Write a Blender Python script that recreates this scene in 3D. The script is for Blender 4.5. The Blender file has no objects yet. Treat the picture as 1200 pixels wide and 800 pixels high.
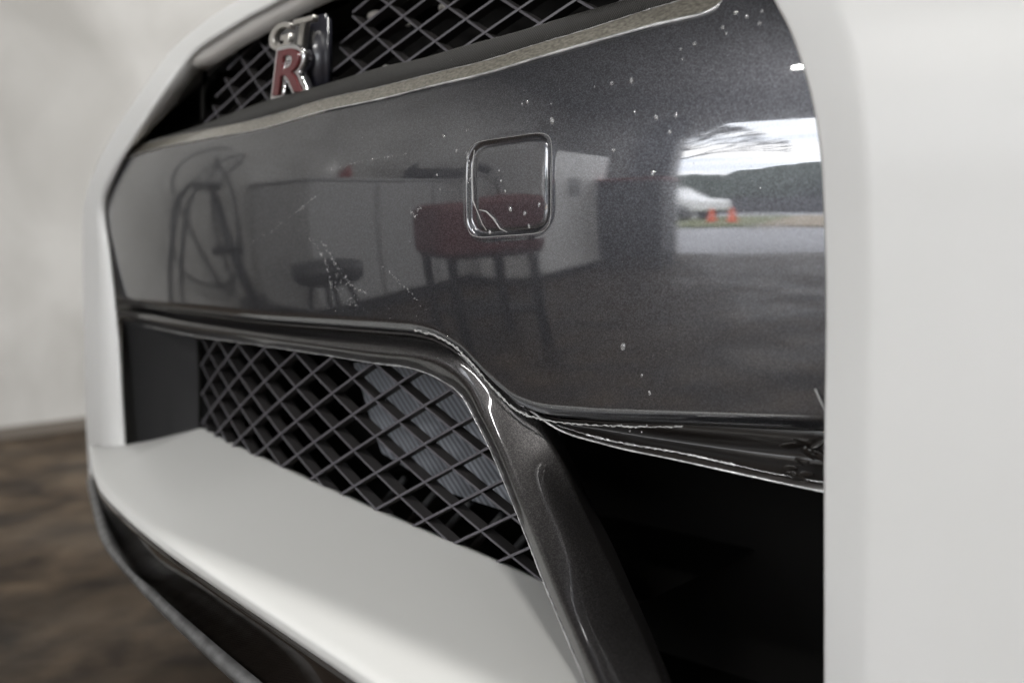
import bpy, bmesh, math, random
import numpy as np
from mathutils import Vector, Matrix
random.seed(7)
scene = bpy.context.scene
COL = scene.collection

# ------------------------------------------------------------------ camera
EYE = np.array([0.7803, -0.5760, 0.55])
TH = math.radians(48.242); PITCH = math.atan(110/1167.0); F = 1167.0
_f0 = np.array([-math.cos(TH), math.sin(TH), 0]); RT = np.array([math.sin(TH), math.cos(TH), 0])
_z = np.array([0, 0, 1.0])
FW = _f0*math.cos(PITCH)-_z*math.sin(PITCH); UP = _f0*math.sin(PITCH)+_z*math.cos(PITCH)
cd = bpy.data.cameras.new('camera'); cam = bpy.data.objects.new('camera', cd); COL.objects.link(cam)
m = Matrix((RT, UP, -FW)).transposed().to_4x4(); m.translation = Vector(EYE); cam.matrix_world = m
cd.sensor_width = 36; cd.lens = 36*F/1200; cd.clip_start = .02; cd.clip_end = 2000
cd.dof.use_dof = True; cd.dof.focus_distance = 0.80; cd.dof.aperture_fstop = 3.2
scene.camera = cam

# ------------------------------------------------------------------ world: bright overcast sky outside the bay door
w = bpy.data.worlds.new('World'); scene.world = w; w.use_nodes = True
nt = w.node_tree; bg = nt.nodes['Background']; bg.inputs['Strength'].default_value = 7.0
tc = nt.nodes.new('ShaderNodeTexCoord'); mp = nt.nodes.new('ShaderNodeMapping'); mp.inputs['Scale'].default_value = (1.2, 1.2, 9)
ns = nt.nodes.new('ShaderNodeTexNoise'); ns.inputs['Scale'].default_value = 2.2; ns.inputs['Detail'].default_value = 6
cr = nt.nodes.new('ShaderNodeValToRGB'); cr.color_ramp.elements[0].position = .35; cr.color_ramp.elements[0].color = (.74, .79, .87, 1)
cr.color_ramp.elements[1].position = .6; cr.color_ramp.elements[1].color = (1, 1, 1, 1)
nt.links.new(tc.outputs['Generated'], mp.inputs[0]); nt.links.new(mp.outputs[0], ns.inputs[0])
nt.links.new(ns.outputs[0], cr.inputs[0]); nt.links.new(cr.outputs[0], bg.inputs[0])

scene.view_settings.view_transform = 'Standard'; scene.view_settings.look = 'None'
scene.view_settings.exposure = 0.0; scene.view_settings.gamma = 1
scene.render.engine = 'CYCLES'
scene.cycles.max_bounces = 8; scene.cycles.diffuse_bounces = 4

# bay geometry
WALLX = -2.2; DOORY = -5.0; CEIL = 3.3; DL, DR, DT = -0.95, 2.9, 2.66
def area(name, loc, rot, sx, sy, power, col=(1, 1, 1), portal=False):
    l = bpy.data.lights.new(name, 'AREA'); l.shape = 'RECTANGLE'; l.size = sx; l.size_y = sy; l.energy = power; l.color = col
    o = bpy.data.objects.new(name, l); COL.objects.link(o); o.location = loc; o.rotation_euler = rot
    if portal: l.cycles.is_portal = True
    return o
area('door_portal', ((DL+DR)/2, DOORY+.01, DT/2), (math.radians(90), 0, math.radians(180)), DR-DL, DT, 1, portal=True)

# ------------------------------------------------------------------ material helpers
def mat(name, base=(.5, .5, .5), rough=.5, metal=0, coat=0, coat_rough=.03, coat_ior=1.5, spec=.5, **kw):
    m = bpy.data.materials.new(name); m.use_nodes = True; b = m.node_tree.nodes['Principled BSDF']
    b.inputs['Base Color'].default_value = (*base, 1); b.inputs['Roughness'].default_value = rough
    b.inputs['Metallic'].default_value = metal; b.inputs['Coat Weight'].default_value = coat
    b.inputs['Coat Roughness'].default_value = coat_rough; b.inputs['Coat IOR'].default_value = coat_ior
    b.inputs['Specular IOR Level'].default_value = spec
    for k, v in kw.items(): b.inputs[k].default_value = v
    return m
def N(m, t, **kw):
    n = m.node_tree.nodes.new(t)
    for k, v in kw.items():
        if k in n.inputs: n.inputs[k].default_value = v
        else: setattr(n, k, v)
    return n
def L(m, a, b): m.node_tree.links.new(a, b)
def BS(m): return m.node_tree.nodes['Principled BSDF']
def coords(m, scale=(1, 1, 1)):
    t = N(m, 'ShaderNodeTexCoord'); p = N(m, 'ShaderNodeMapping'); p.inputs['Scale'].default_value = scale
    L(m, t.outputs['Object'], p.inputs[0]); return p.outputs[0]
def noise_col(m, scale, c0, c1, p0=.35, p1=.65, detail=6, sock='Base Color', sc=(1, 1, 1), dist=0.0):
    n = N(m, 'ShaderNodeTexNoise'); n.inputs['Scale'].default_value = scale; n.inputs['Detail'].default_value = detail
    n.inputs['Distortion'].default_value = dist
    L(m, coords(m, sc), n.inputs[0]); r = N(m, 'ShaderNodeValToRGB')
    r.color_ramp.elements[0].position = p0; r.color_ramp.elements[1].position = p1
    r.color_ramp.elements[0].color = (*c0, 1) if len(c0) == 3 else c0
    r.color_ramp.elements[1].color = (*c1, 1) if len(c1) == 3 else c1
    L(m, n.outputs[0], r.inputs[0])
    if sock: L(m, r.outputs[0], BS(m).inputs[sock])
    return r.outputs[0]
def bump(m, scale, strength, dist=.001, detail=4, sc=(1, 1, 1), sock='Normal'):
    n = N(m, 'ShaderNodeTexNoise'); n.inputs['Scale'].default_value = scale; n.inputs['Detail'].default_value = detail
    L(m, coords(m, sc), n.inputs[0]); b = N(m, 'ShaderNodeBump'); b.inputs['Strength'].default_value = strength
    b.inputs['Distance'].default_value = dist; L(m, n.outputs[0], b.inputs['Height']); L(m, b.outputs[0], BS(m).inputs[sock])

def grey_paint():
    m = mat('gunmetal_flake_paint', (.07, .07, .075), .38, .8, coat=1, coat_rough=.015, coat_ior=2.25)
    v = N(m, 'ShaderNodeTexVoronoi'); v.inputs['Scale'].default_value = 1900; L(m, coords(m), v.inputs[0])
    hs = N(m, 'ShaderNodeSeparateColor'); L(m, v.outputs['Color'], hs.inputs[0])
    r = N(m, 'ShaderNodeValToRGB'); r.color_ramp.elements[0].color = (.052, .053, .060, 1); r.color_ramp.elements[1].color = (.125, .128, .142, 1)
    r.color_ramp.elements[0].position = .35
    L(m, hs.outputs[0], r.inputs[0]); L(m, r.outputs[0], BS(m).inputs['Base Color'])
    # flakes lie at slightly different angles under the clear coat
    vm = N(m, 'ShaderNodeVectorMath', operation='SUBTRACT'); vm.inputs[1].default_value = (.5, .5, .5); L(m, v.outputs['Color'], vm.inputs[0])
    sc = N(m, 'ShaderNodeVectorMath', operation='SCALE'); sc.inputs['Scale'].default_value = .09; L(m, vm.outputs[0], sc.inputs[0])
    g = N(m, 'ShaderNodeNewGeometry'); ad = N(m, 'ShaderNodeVectorMath', operation='ADD'); L(m, g.outputs['Normal'], ad.inputs[0]); L(m, sc.outputs[0], ad.inputs[1])
    nn = N(m, 'ShaderNodeVectorMath', operation='NORMALIZE'); L(m, ad.outputs[0], nn.inputs[0]); L(m, nn.outputs[0], BS(m).inputs['Normal'])
    # film laid over the coat: faint waves and smeared patches
    bump(m, 7, .25, .0011, 2, sock='Coat Normal')
    noise_col(m, 14, (.012,)*3, (.085,)*3, .42, .75, 5, sock='Coat Roughness', dist=.6)
    return m
PAINT = grey_paint()
def strut_paint():
    m = mat('gunmetal_trim_paint', (.05, .047, .045), .38, .6, coat=1, coat_rough=.04, coat_ior=1.6)
    v = N(m, 'ShaderNodeTexVoronoi'); v.inputs['Scale'].default_value = 1700; L(m, coords(m), v.inputs[0])
    hs = N(m, 'ShaderNodeSeparateColor'); L(m, v.outputs['Color'], hs.inputs[0])
    r = N(m, 'ShaderNodeValToRGB'); r.color_ramp.elements[0].color = (.026, .0245, .0245, 1); r.color_ramp.elements[1].color = (.085, .080, .079, 1)
    r.color_ramp.elements[0].position = .4
    L(m, hs.outputs[0], r.inputs[0]); L(m, r.outputs[0], BS(m).inputs['Base Color'])
    bump(m, 30, .2, .0006, 3, sock='Coat Normal')
    return m
TRIM = strut_paint()
WHITE = mat('white_paint', (.68, .68, .668), .45, 0, coat=.3, coat_rough=.32, coat_ior=1.5)
noise_col(WHITE, 6, (.67, .67, .655), (.695, .692, .682), .3, .7, 4)
WHITE2 = mat('white_lower_paint', (.65, .65, .63), .5, 0, coat=.5, coat_rough=.25)
bump(WHITE2, 60, .12, .001, 3)
UNDER = mat('grey_inner_paint', (.62, .60, .57), .4, .2, coat=.5, coat_rough=.2)
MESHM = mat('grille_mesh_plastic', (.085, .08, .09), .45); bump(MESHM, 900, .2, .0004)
MESHS = mat('grille_mesh_shaded_side', (.022, .02, .02), .6)  # sides of the same wires, their shade put into a darker colour
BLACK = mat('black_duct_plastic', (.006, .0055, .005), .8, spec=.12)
CHEEK = mat('charcoal_plastic', (.018, .018, .019), .6, spec=.35); bump(CHEEK, 700, .4, .0004)
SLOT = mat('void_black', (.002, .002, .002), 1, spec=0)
GLOSSB = mat('gloss_black_lip', (.014, .011, .009), .12, coat=.8, coat_rough=.04); bump(GLOSSB, 12, .2, .002)
SPLIT = mat('grey_splitter_edge', (.10, .10, .10), .42); noise_col(SPLIT, 60, (.07,)*3, (.16,)*3)
CHROME = mat('chrome', (.75, .75, .76), .12, 1)
CHROME2 = mat('satin_silver', (.62, .60, .56), .3, .9)
RED = mat('red_enamel', (.12, .018, .021), .25, coat=1)
RAD = mat('radiator_alloy', (.36, .38, .42), .5, .1)
def trimband():
    m = mat('ribbed_black_trim', (.018, .0168, .0145), .5, .1, spec=.6)
    wv = N(m, 'ShaderNodeTexWave', wave_type='BANDS', bands_direction='X'); wv.inputs['Scale'].default_value = 160; wv.inputs['Distortion'].default_value = 1.2
    L(m, coords(m, (1, 1, .6)), wv.inputs[0]); b = N(m, 'ShaderNodeBump'); b.inputs['Strength'].default_value = .8; b.inputs['Distance'].default_value = .001
    L(m, wv.outputs[0], b.inputs['Height']); L(m, b.outputs[0], BS(m).inputs['Normal']); return m
BAND = trimband()
def chamfer_mat():
    m = mat('scuffed_film_edge', (.32, .30, .25), .38, .5, coat=.8, coat_rough=.07)
    noise_col(m, 420, (.14, .13, .108), (.33, .31, .262), .3, .66, 8, sc=(.7, 1, 1)); bump(m, 500, .3, .0004, 5); return m
CHAM = chamfer_mat()
FILM = mat('clear_film_edge', (.75, .75, .74), .18, 0, spec=.8, **{'Transmission Weight': .55, 'IOR': 1.45}); bump(FILM, 500, .8, .001, 4)
BEAD = mat('film_edge_glint', (.7, .7, .68), .2, .4, spec=.8); noise_col(BEAD, 120, (.38,)*3, (.75,)*3, .35, .65, 4, sc=(.4, 1, 1))  # film edges with their glints put into the pale colour
WATER = mat('water', (.9, .9, .9), .03, spec=.9, coat=1, coat_rough=.0, **{'Transmission Weight': .75, 'IOR': 1.33})

# ------------------------------------------------------------------ geometry helpers
def link(name, me, parent=None, material=None, smooth=True):
    o = bpy.data.objects.new(name, me); COL.objects.link(o)
    if parent: o.parent = parent
    if material:
        for mm in (material if isinstance(material, (list, tuple)) else [material]): me.materials.append(mm)
    if smooth: me.polygons.foreach_set('use_smooth', [True]*len(me.polygons))
    return o
def mesh(name, v, f):
    me = bpy.data.meshes.new(name); me.from_pydata([tuple(map(float, p)) for p in v], [], f); me.update(); return me
def tag(o, label=None, cat=None, group=None, kind=None):
    if label: o['label'] = label
    if cat: o['category'] = cat
    if group: o['group'] = group
    if kind: o['kind'] = kind
    return o
def empty(name, loc=(0, 0, 0), rz=0):
    o = bpy.data.objects.new(name, None); COL.objects.link(o); o.location = loc; o.rotation_euler = (0, 0, rz); o.empty_display_size = .1; return o
def ray(x, y): return FW + RT*(x-600)/F - UP*(y-400)/F
def S(X, Z):
    d = Z-.60
    return .2*X*X + np.where(d > 0, 1.9, .5)*d*d
# a feature seen along a line of sight is placed on the body surface S (plus a recess)
def on(x, y, off=0.0, fn=None):
    d = ray(x, y); t = np.linspace(.2, 2.2, 6000); P = EYE+t[:, None]*d
    g = P[:, 1]-((S(P[:, 0], P[:, 2]) if fn is None else fn(P[:, 0], P[:, 2]))+off)
    i = np.where(g > 0)[0]
    if len(i) == 0: return P[int(np.argmax(g))]
    i = i[0]; a = g[i-1]/(g[i-1]-g[i]) if i else 0
    return P[i-1]*(1-a)+P[i]*a
def hz(x, y, z): d = ray(x, y); return EYE+d*((z+.55-EYE[2])/d[2])
def vy(x, y, Y): d = ray(x, y); return EYE+d*((Y-EYE[1])/d[1])
S2 = lambda X, Z: .2*X*X+np.where(Z > .60, 1.9*(Z-.60)**2, 0)   # posts: upright below the panel
MS = lambda X, Z: .45*X*X+.03
def grille_pt(x, y): return on(x, y, 0, MS)

def cr(P, n):           # centripetal-ish catmull-rom, n samples, parameter by chord length of P
    P = np.asarray(P, float); d = np.r_[0, np.cumsum(np.sqrt(np.linalg.norm(np.diff(P, axis=0), axis=1))+1e-9)]
    return d
def interp_rows(rows, n):
    rows = [np.asarray(r, float) for r in rows]; base = rows[0]
    d = np.r_[0, np.cumsum(np.linalg.norm(np.diff(np.mean(rows, axis=0), axis=0), axis=1)+1e-9)]
    out = []
    ts = np.linspace(0, d[-1], n)
    for r in rows:
        k = len(r); m = np.zeros_like(r)
        for i in range(k):
            if i == 0: m[i] = (r[1]-r[0])/(d[1]-d[0])
            elif i == k-1: m[i] = (r[-1]-r[-2])/(d[-1]-d[-2])
            else:
                a = (r[i]-r[i-1])/(d[i]-d[i-1]); b = (r[i+1]-r[i])/(d[i+1]-d[i])
                h0 = d[i]-d[i-1]; h1 = d[i+1]-d[i]; m[i] = (a*h1+b*h0)/(h0+h1)
        o = []
        for t in ts:
            i = min(max(np.searchsorted(d, t)-1, 0), k-2); h = d[i+1]-d[i]; s = (t-d[i])/h
            o.append((2*s**3-3*s*s+1)*r[i]+(s**3-2*s*s+s)*h*m[i]+(-2*s**3+3*s*s)*r[i+1]+(s**3-s*s)*h*m[i+1])
        out.append(np.array(o))
    return out
def rounded(prof, rad, seg=5):
    out = [prof[0]]
    for i in range(1, len(prof)-1):
        r = rad[i-1]; p = prof[i]; a = prof[i-1]-p; b = prof[i+1]-p
        la = np.linalg.norm(a)+1e-9; lb = np.linalg.norm(b)+1e-9
        ra = min(r, la*.45); rb = min(r, lb*.45); A = p+a/la*ra; B = p+b/lb*rb
        for s in np.linspace(0, 1, seg): out.append((1-s)**2*A+2*s*(1-s)*p+s*s*B)
    out.append(prof[-1]); return out
def loft(rows, rad, n=120, seg=5):
    R = interp_rows(rows, n); k = len(R); V = []; F_ = []
    for j in range(n): V.append(rounded([R[i][j] for i in range(k)], rad, seg))
    c = len(V[0])
    for j in range(n-1):
        for i in range(c-1):
            a = j*c+i; F_.append((a, a+1, a+c+1, a+c))
    return [p for row in V for p in row], F_
def merge(parts):
    V = []; Fs = []
    for v, f in parts:
        o = len(V); V += list(v); Fs += [tuple(i+o for i in q) for q in f]
    return V, Fs
def face_out(me, toward=EYE):
    bm = bmesh.new(); bm.from_mesh(me); bmesh.ops.remove_doubles(bm, verts=bm.verts, dist=1e-6); bmesh.ops.recalc_face_normals(bm, faces=bm.faces)
    s = 0
    for f in bm.faces: s += (Vector(toward)-f.calc_center_median()).dot(f.normal)*f.calc_area()
    if s < 0: bmesh.ops.reverse_faces(bm, faces=bm.faces)
    bm.to_mesh(me); bm.free()
def solid(o, t=.003, off=-1):
    s = o.modifiers.new('thickness', 'SOLIDIFY'); s.thickness = t; s.offset = off; return o
def tube(pts, r, n=8, closed=False, wob=0):
    pts = [Vector(p) for p in pts]; V = []; Fs = []; k = len(pts); up = Vector((0, 0, 1))
    for i, p in enumerate(pts):
        t = (pts[(i+1) % k]-pts[i-1]) if closed else (pts[min(i+1, k-1)]-pts[max(i-1, 0)])
        t.normalize(); a = t.cross(up if abs(t.z) < .9 else Vector((1, 0, 0))).normalized(); b = t.cross(a)
        rr = (r[i] if hasattr(r, '__len__') else r)*(1+random.uniform(-wob, wob))
        for q in range(n):
            an = 2*math.pi*q/n; V.append(p+a*math.cos(an)*rr+b*math.sin(an)*rr)
    for i in range(k if closed else k-1):
        for q in range(n):
            i2 = (i+1) % k; Fs.append((i*n+q, i*n+(q+1) % n, i2*n+(q+1) % n, i2*n+q))
    if not closed: Fs += [tuple(range(n-1, -1, -1)), tuple((k-1)*n+q for q in range(n))]
    return V, Fs
def box(x0, x1, y0, y1, z0, z1):
    V = [(x, y, z) for x in (x0, x1) for y in (y0, y1) for z in (z0, z1)]
    return V, [(0, 1, 3, 2), (4, 6, 7, 5), (0, 4, 5, 1), (2, 3, 7, 6), (0, 2, 6, 4), (1, 5, 7, 3)]
def quads_obj(name, vf, parent, material, smooth=False, bev=0):
    o = link(name, mesh(name, *vf), parent, material, smooth)
    if bev:
        b = o.modifiers.new('bevel', 'BEVEL'); b.width = bev; b.segments = 3; b.limit_method = 'ANGLE'
        o.data.polygons.foreach_set('use_smooth', [True]*len(o.data.polygons))
        w_ = o.modifiers.new('wn', 'WEIGHTED_NORMAL'); w_.keep_sharp = True
    return o
def pl(pts, off=0.0): # list of (x,y[,off])
    return [on(p[0], p[1], p[2] if len(p) > 2 else off) for p in pts]

# ================================================================== the setting: service bay
def concrete_wall():
    m = mat('painted_block_wall', (.62, .61, .58), .8)
    noise_col(m, 2.2, (.40, .392, .375), (.565, .56, .545), .3, .62, 9, dist=.4); bump(m, 40, .25, .003); return m
WALLM = concrete_wall()
FLOORM = mat('stained_concrete', (.15, .12, .09), .5, spec=.22)
noise_col(FLOORM, 7, (.016, .010, .006), (.085, .060, .038), .36, .68, 9, dist=.5); bump(FLOORM, 30, .3, .004)
_r = noise_col(FLOORM, 2.5, (.5,)*3, (.7,)*3, .4, .6, 5, sock='Roughness')
CEILM = mat('dark_ceiling_panels', (.14, .14, .135), .8); noise_col(CEILM, 2, (.11,)*3, (.17,)*3)
FWALL = mat('grey_front_wall', (.5, .5, .5), .8); noise_col(FWALL, 2, (.42,)*3, (.56,)*3)
ASPH = mat('asphalt', (.16, .16, .17), .8); noise_col(ASPH, 1.5, (.24, .24, .255), (.34, .34, .36))
GRASS = mat('verge_grass', (.10, .14, .04), .9); noise_col(GRASS, 3, (.07, .10, .03), (.2, .19, .08))
DIRT = mat('dry_gravel', (.30, .24, .16), .9); noise_col(DIRT, 2, (.24, .19, .13), (.34, .28, .2))
def struct(name, vf, material): 
    o = link(name, mesh(name, *vf), None, material, False); tag(o, kind='structure'); return o
struct('floor', box(-2.6, 5.2, DOORY-.1, 5.2, -.15, 0), FLOORM)
struct('wall', box(WALLX-.2, WALLX, DOORY-.2, 5, -.1, CEIL), WALLM)
struct('wall', box(5, 5.2, DOORY-.2, 5, -.1, CEIL), WALLM)
struct('wall', box(WALLX, 5, 5, 5.2, -.1, CEIL), WALLM)
struct('ceiling', box(WALLX-.2, 5.2, DOORY-.2, 5.2, CEIL+.003, CEIL+.2), CEILM)
def frame_wall():
    a = box(WALLX+.002, DL, DOORY-.2, DOORY, -.1, CEIL); b = box(DR, 4.998, DOORY-.2, DOORY, -.1, CEIL)
    # header with a chamfered corner at the left of the door
    V, Fs = box(DL+.001, DR-.001, DOORY-.2, DOORY, DT, CEIL)
    c = ([(DL, DOORY-.2, DT-.5), (DL+.32, DOORY-.2, DT), (DL, DOORY-.2, DT), (DL, DOORY, DT-.5), (DL+.32, DOORY, DT), (DL, DOORY, DT)],
         [(0, 1, 2), (5, 4, 3), (0, 3, 4, 1), (1, 4, 5, 2), (0, 2, 5, 3)])
    return merge([a, b, (V, Fs), c])
struct('wall', frame_wall(), FWALL)
struct('door_jamb', merge([box(DL-.32, DL-.003, DOORY+.003, DOORY+.14, 0, DT+.1), box(DR+.003, DR+.3, DOORY+.003, DOORY+.14, 0, DT+.1)]), mat('dark_jamb', (.05, .05, .052), .5))
bmw = box(WALLX, WALLX+.012, DOORY, 5, 0, .035); struct('wall_base_strip', bmw, mat('grey_base_strip', (.16, .14, .12), .6))
struct('asphalt_yard', ([(-150, DOORY-.1, -.02), (150, DOORY-.1, -.02), (150, -400, -.02), (-150, -400, -.02)], [(0, 1, 2, 3)]), ASPH)
struct('grass_verge', box(-14, -1.2, -23, -12, -.1, .05), GRASS)
struct('gravel_strip', box(-1.2, 16, -24, -12, -.1, .045), DIRT)

# ceiling lights
LAMPM = mat('lamp_diffuser', (.9, .9, .9), .5)
HOUS = mat('lamp_housing', (.6, .6, .6), .5)
def ceiling_light(x, y, k, label):
    t = empty('ceiling_light', (x, y, CEIL)); tag(t, label, 'light', 'strip lights on the bay ceiling')
    h = link('housing', mesh('h', *merge([box(-.62, .62, -.11, .11, -.03, 0), box(-.62, .62, -.13, -.11, -.07, 0), box(-.62, .62, .11, .13, -.07, 0)])), t, HOUS, False)
    l = area('tube_light', (x, y, CEIL-.045), (0, 0, 0), 1.2, .16, k, (1, .985, .96)); l.parent = t; l.location = (0, 0, -.045)
LP = 68
for (x, y, lb) in [(.55, -3.3, 'strip light on the ceiling just inside the bay door'), (-.3, 2.4, 'strip light on the ceiling behind the car, nearer the left wall'),
                   (.4, .9, 'strip light on the ceiling above the car'), (-1.0, 4.0, 'strip light on the ceiling at the back left'),
                   (2.3, -1.5, 'strip light on the ceiling right of the car'), (2.3, 2.2, 'strip light on the ceiling at the back right')]:
    ceiling_light(x, y, LP, lb)

# ================================================================== the car front
car = empty('car', (0, 0, 0)); tag(car, 'white sports car front with dark grey flake centre panel and mesh grilles, seen close up', 'car')

# --- main grey panel: exact surface grid
TOPX = [(129, 190), (140, 187), (190, 173), (243, 163), (313, 150), (383, 130), (450, 116), (510, 101), (574, 86), (630, 69), (675, 56), (722, 43), (769, 30), (800, 23), (825, 17), (838, 11), (847, 3)]
BOTX = [(133, 352), (160, 356), (230, 364), (300, 372), (380, 378), (450, 383), (485, 386), (510, 393), (540, 411), (570, 443), (600, 470), (620, 479), (640, 484), (700, 489), (800, 493), (900, 497), (968, 500)]
tp = np.array(pl(TOPX)); bt = np.array(pl(BOTX))
tp = tp[np.argsort(tp[:, 0])]; bt = bt[np.argsort(bt[:, 0])]
XL = -.50; XR = .525
xt = np.r_[XL, tp[:, 0][tp[:, 0] > XL+.005], tp[-1, 0]+.006, tp[-1, 0]+.008, XR]; zt = np.r_[tp[0, 2], tp[:, 2][tp[:, 0] > XL+.005], .79, .84, .86]
xb = np.r_[XL, bt[:, 0][bt[:, 0] > XL+.005], XR]; zb = np.r_[bt[0, 2], bt[:, 2][bt[:, 0] > XL+.005], bt[-1, 2]]
def smooth1(x, y, q, s=.006):
    return (np.interp(q-s, x, y)+2*np.interp(q, x, y)+np.interp(q+s, x, y)+np.interp(q-s*.5, x, y)+np.interp(q+s*.5, x, y))/6
def ztop(q): return smooth1(xt, zt, q, .0035)
def zbot(q): return smooth1(xb, zb, q, .006)
# tow hook cover outline on the panel
cv = [on(546, 172), on(550, 276), on(648, 149), on(647, 276)]
CX0 = (cv[0][0]+cv[1][0])/2; CX1 = (cv[2][0]+cv[3][0])/2; CZ0 = (cv[1][2]+cv[3][2])/2; CZ1 = (cv[0][2]+cv[2][2])/2
CCX, CCZ, HX, HZ = (CX0+CX1)/2, (CZ0+CZ1)/2, (CX1-CX0)/2, (CZ1-CZ0)/2
def sdf(X, Z, hx, hz_, r):
    qx = np.abs(X-CCX)-hx+r; qz = np.abs(Z-CCZ-.05*(X-CCX))-hz_+r
    return np.hypot(np.maximum(qx, 0), np.maximum(qz, 0))+np.minimum(np.maximum(qx, qz), 0)-r
def dish(X, Z):
    d = sdf(X, Z, HX, HZ, .018)
    s = np.clip(-d/.0035, 0, 1); s = s*s*(3-2*s)
    rim = -.0002*np.exp(-((d-.001)/.0018)**2)
    return .0026*s+rim
xs = np.unique(np.r_[np.linspace(XL, CX0-.012, 190), np.linspace(CX0-.012, CX1+.012, 150), np.linspace(CX1+.012, .405, 40), np.linspace(.405, .445, 60), np.linspace(.445, XR, 30)])
NV = 230
def ledge(k): return [(.0012, .0016), (.0035, .003), (.007, .004), (.020, .004), (.032, .002)][k]
V = []
for X in xs:
    a, b = float(zbot(X)), float(ztop(X)); col = []
    for dy, dz in [(.032, .001), (.020, .0035), (.007, .004), (.0035, .003), (.0012, .0016)]:
        col.append((X, float(S(X, b*0+a))+dy+.0035, a-dz))
    v = np.linspace(0, 1, NV); Z = a+(b-a)*v; Y = S(np.full(NV, X), Z)+dish(np.full(NV, X), Z)
    ed = (b-Z); Y = Y+.0022*np.clip(1-ed/.003, 0, 1)**2
    ed = (Z-a); Y = Y+.0035*np.clip(1-ed/.009, 0, 1)**2.2
    col += [(X, float(Y[i]), float(Z[i])) for i in range(NV)]
    V += col
c = NV+5; Fc = [(j*c+i, (j+1)*c+i, (j+1)*c+i+1, j*c+i+1) for j in range(len(xs)-1) for i in range(c-1)]
me = mesh('centre_panel', V, Fc); face_out(me); panel = link('centre_panel', me, car, PAINT)
panel['label'] = 'dark grey metallic flake panel between the two grilles'

# tow hook cover: inset lid with rounded corners
def rr_ring(hx, hz_, r, yo, n=96):
    P = []
    for i in range(n):
        a = 2*math.pi*i/n; ca, sa = math.cos(a), math.sin(a)
        e = .28
        X = CCX+HX*.07*(1 if hx < HX*.9 else 0)+hx*math.copysign(abs(ca)**e, ca); Z = CCZ+hz_*math.copysign(abs(sa)**e, sa)+.05*(X-CCX)
        P.append((X, float(S(X, Z))+yo, Z))
    return P
rings = [rr_ring(HX*.88, HZ*.895, 0, .004), rr_ring(HX*.88, HZ*.895, 0, .0010), rr_ring(HX*.874, HZ*.89, 0, .0003), rr_ring(HX*.86, HZ*.875, 0, -.0002), rr_ring(HX*.79, HZ*.82, 0, -.0003),
         rr_ring(HX*.6, HZ*.64, 0, -.0003), rr_ring(HX*.4, HZ*.42, 0, -.0003), rr_ring(HX*.2, HZ*.2, 0, -.0003), rr_ring(HX*.02, HZ*.02, 0, -.0003)]
V = [p for r_ in rings for p in r_]; n = 96
# whole lid sits turned a degree or so against the panel
V = [(x, y+(-.025*(x-CCX)-.012*(z-CCZ))+.0006, z) for x, y, z in V]
Fc = [(k*n+i, k*n+(i+1) % n, (k+1)*n+(i+1) % n, (k+1)*n+i) for k in range(len(rings)-1) for i in range(n)]+[tuple((len(rings)-1)*n+i for i in range(n))]
me = mesh('tow_hook_cover', V, Fc); face_out(me); cover = link('tow_hook_cover', me, car, PAINT)
cover['label'] = 'small rounded square tow hook cover under wrinkled clear film'
# film pulled over the lid: a raised bead along its edge and one crease at the lower left corner
b1 = [(x, float(S(x, z))-.0002, z) for x, y, z in rr_ring(HX*1.0, HZ*1.0, 0, 0)]
film = merge([tube(b1, .00025, 6, True, .25), tube([on(*p, -.0004) for p in [(556, 176), (553, 200), (554, 235), (559, 247), (565, 262), (570, 270)]], .0005, 6, wob=.5),
              tube([on(*p, -.0006) for p in [(562, 246), (570, 248), (578, 256), (586, 268), (594, 272)]], .0007, 6, wob=.5)])
link('film_crease', mesh('film_crease', *film), car, FILM)

# --- chamfer with scuffed film, ribbed trim band
CHU = [(129, 184), (140, 180), (190, 163), (243, 152), (313, 137), (383, 116), (450, 101), (510, 86), (574, 70), (630, 52), (675, 39), (722, 24), (769, 9), (800, 0), (818, -8), (826, -16), (834, -30)]
BDU = [(132, 177), (157, 171), (195, 159), (233, 147), (313, 118), (377, 100), (450, 78), (500, 67), (536, 56), (600, 39), (656, 22), (700, 9), (750, -6), (775, -14), (790, -22), (796, -30), (805, -44)]
r0 = pl(TOPX, .0018); r1 = pl(CHU, .010); r1b = pl([(x, y-1.5) for x, y in CHU], .014); r2 = pl([(x, y-2) for x, y in CHU], .011)
r3 = pl(BDU, .016); r4 = [on(x+2, y+3, (.018, .02, .035)[i] if i < 3 else .05) for i, (x, y) in enumerate(BDU)]
me = mesh('panel_edge', *loft([r0, r1, r1b], [.002], 200)); face_out(me); o = link('panel_edge', me, car, CHAM); o['label'] = 'scuffed pale chamfer along the top edge of the grey panel'
ridge = [p+np.array([0, -.0006, .0004]) for p in interp_rows([r0], 160)[0]]
rad = [.0004+.0009*min(1, max(0, (i-70)/60)) for i in range(160)]
link('edge_bead', mesh('edge_bead', *tube(ridge, rad, 8, wob=.12)), o, BEAD)
me = mesh('grille_surround', *loft([r2, r3, r4], [.002], 200)); face_out(me); solid(link('grille_surround', me, car, BAND), .002)
lip = [p for p in interp_rows([r1], 260)[0]]
link('film_edge', mesh('film_edge', *tube([p+np.array([0, -.001, random.uniform(-.0002, .0002)]) for p in lip], .0003, 5, wob=.5)), car, FILM)

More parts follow.
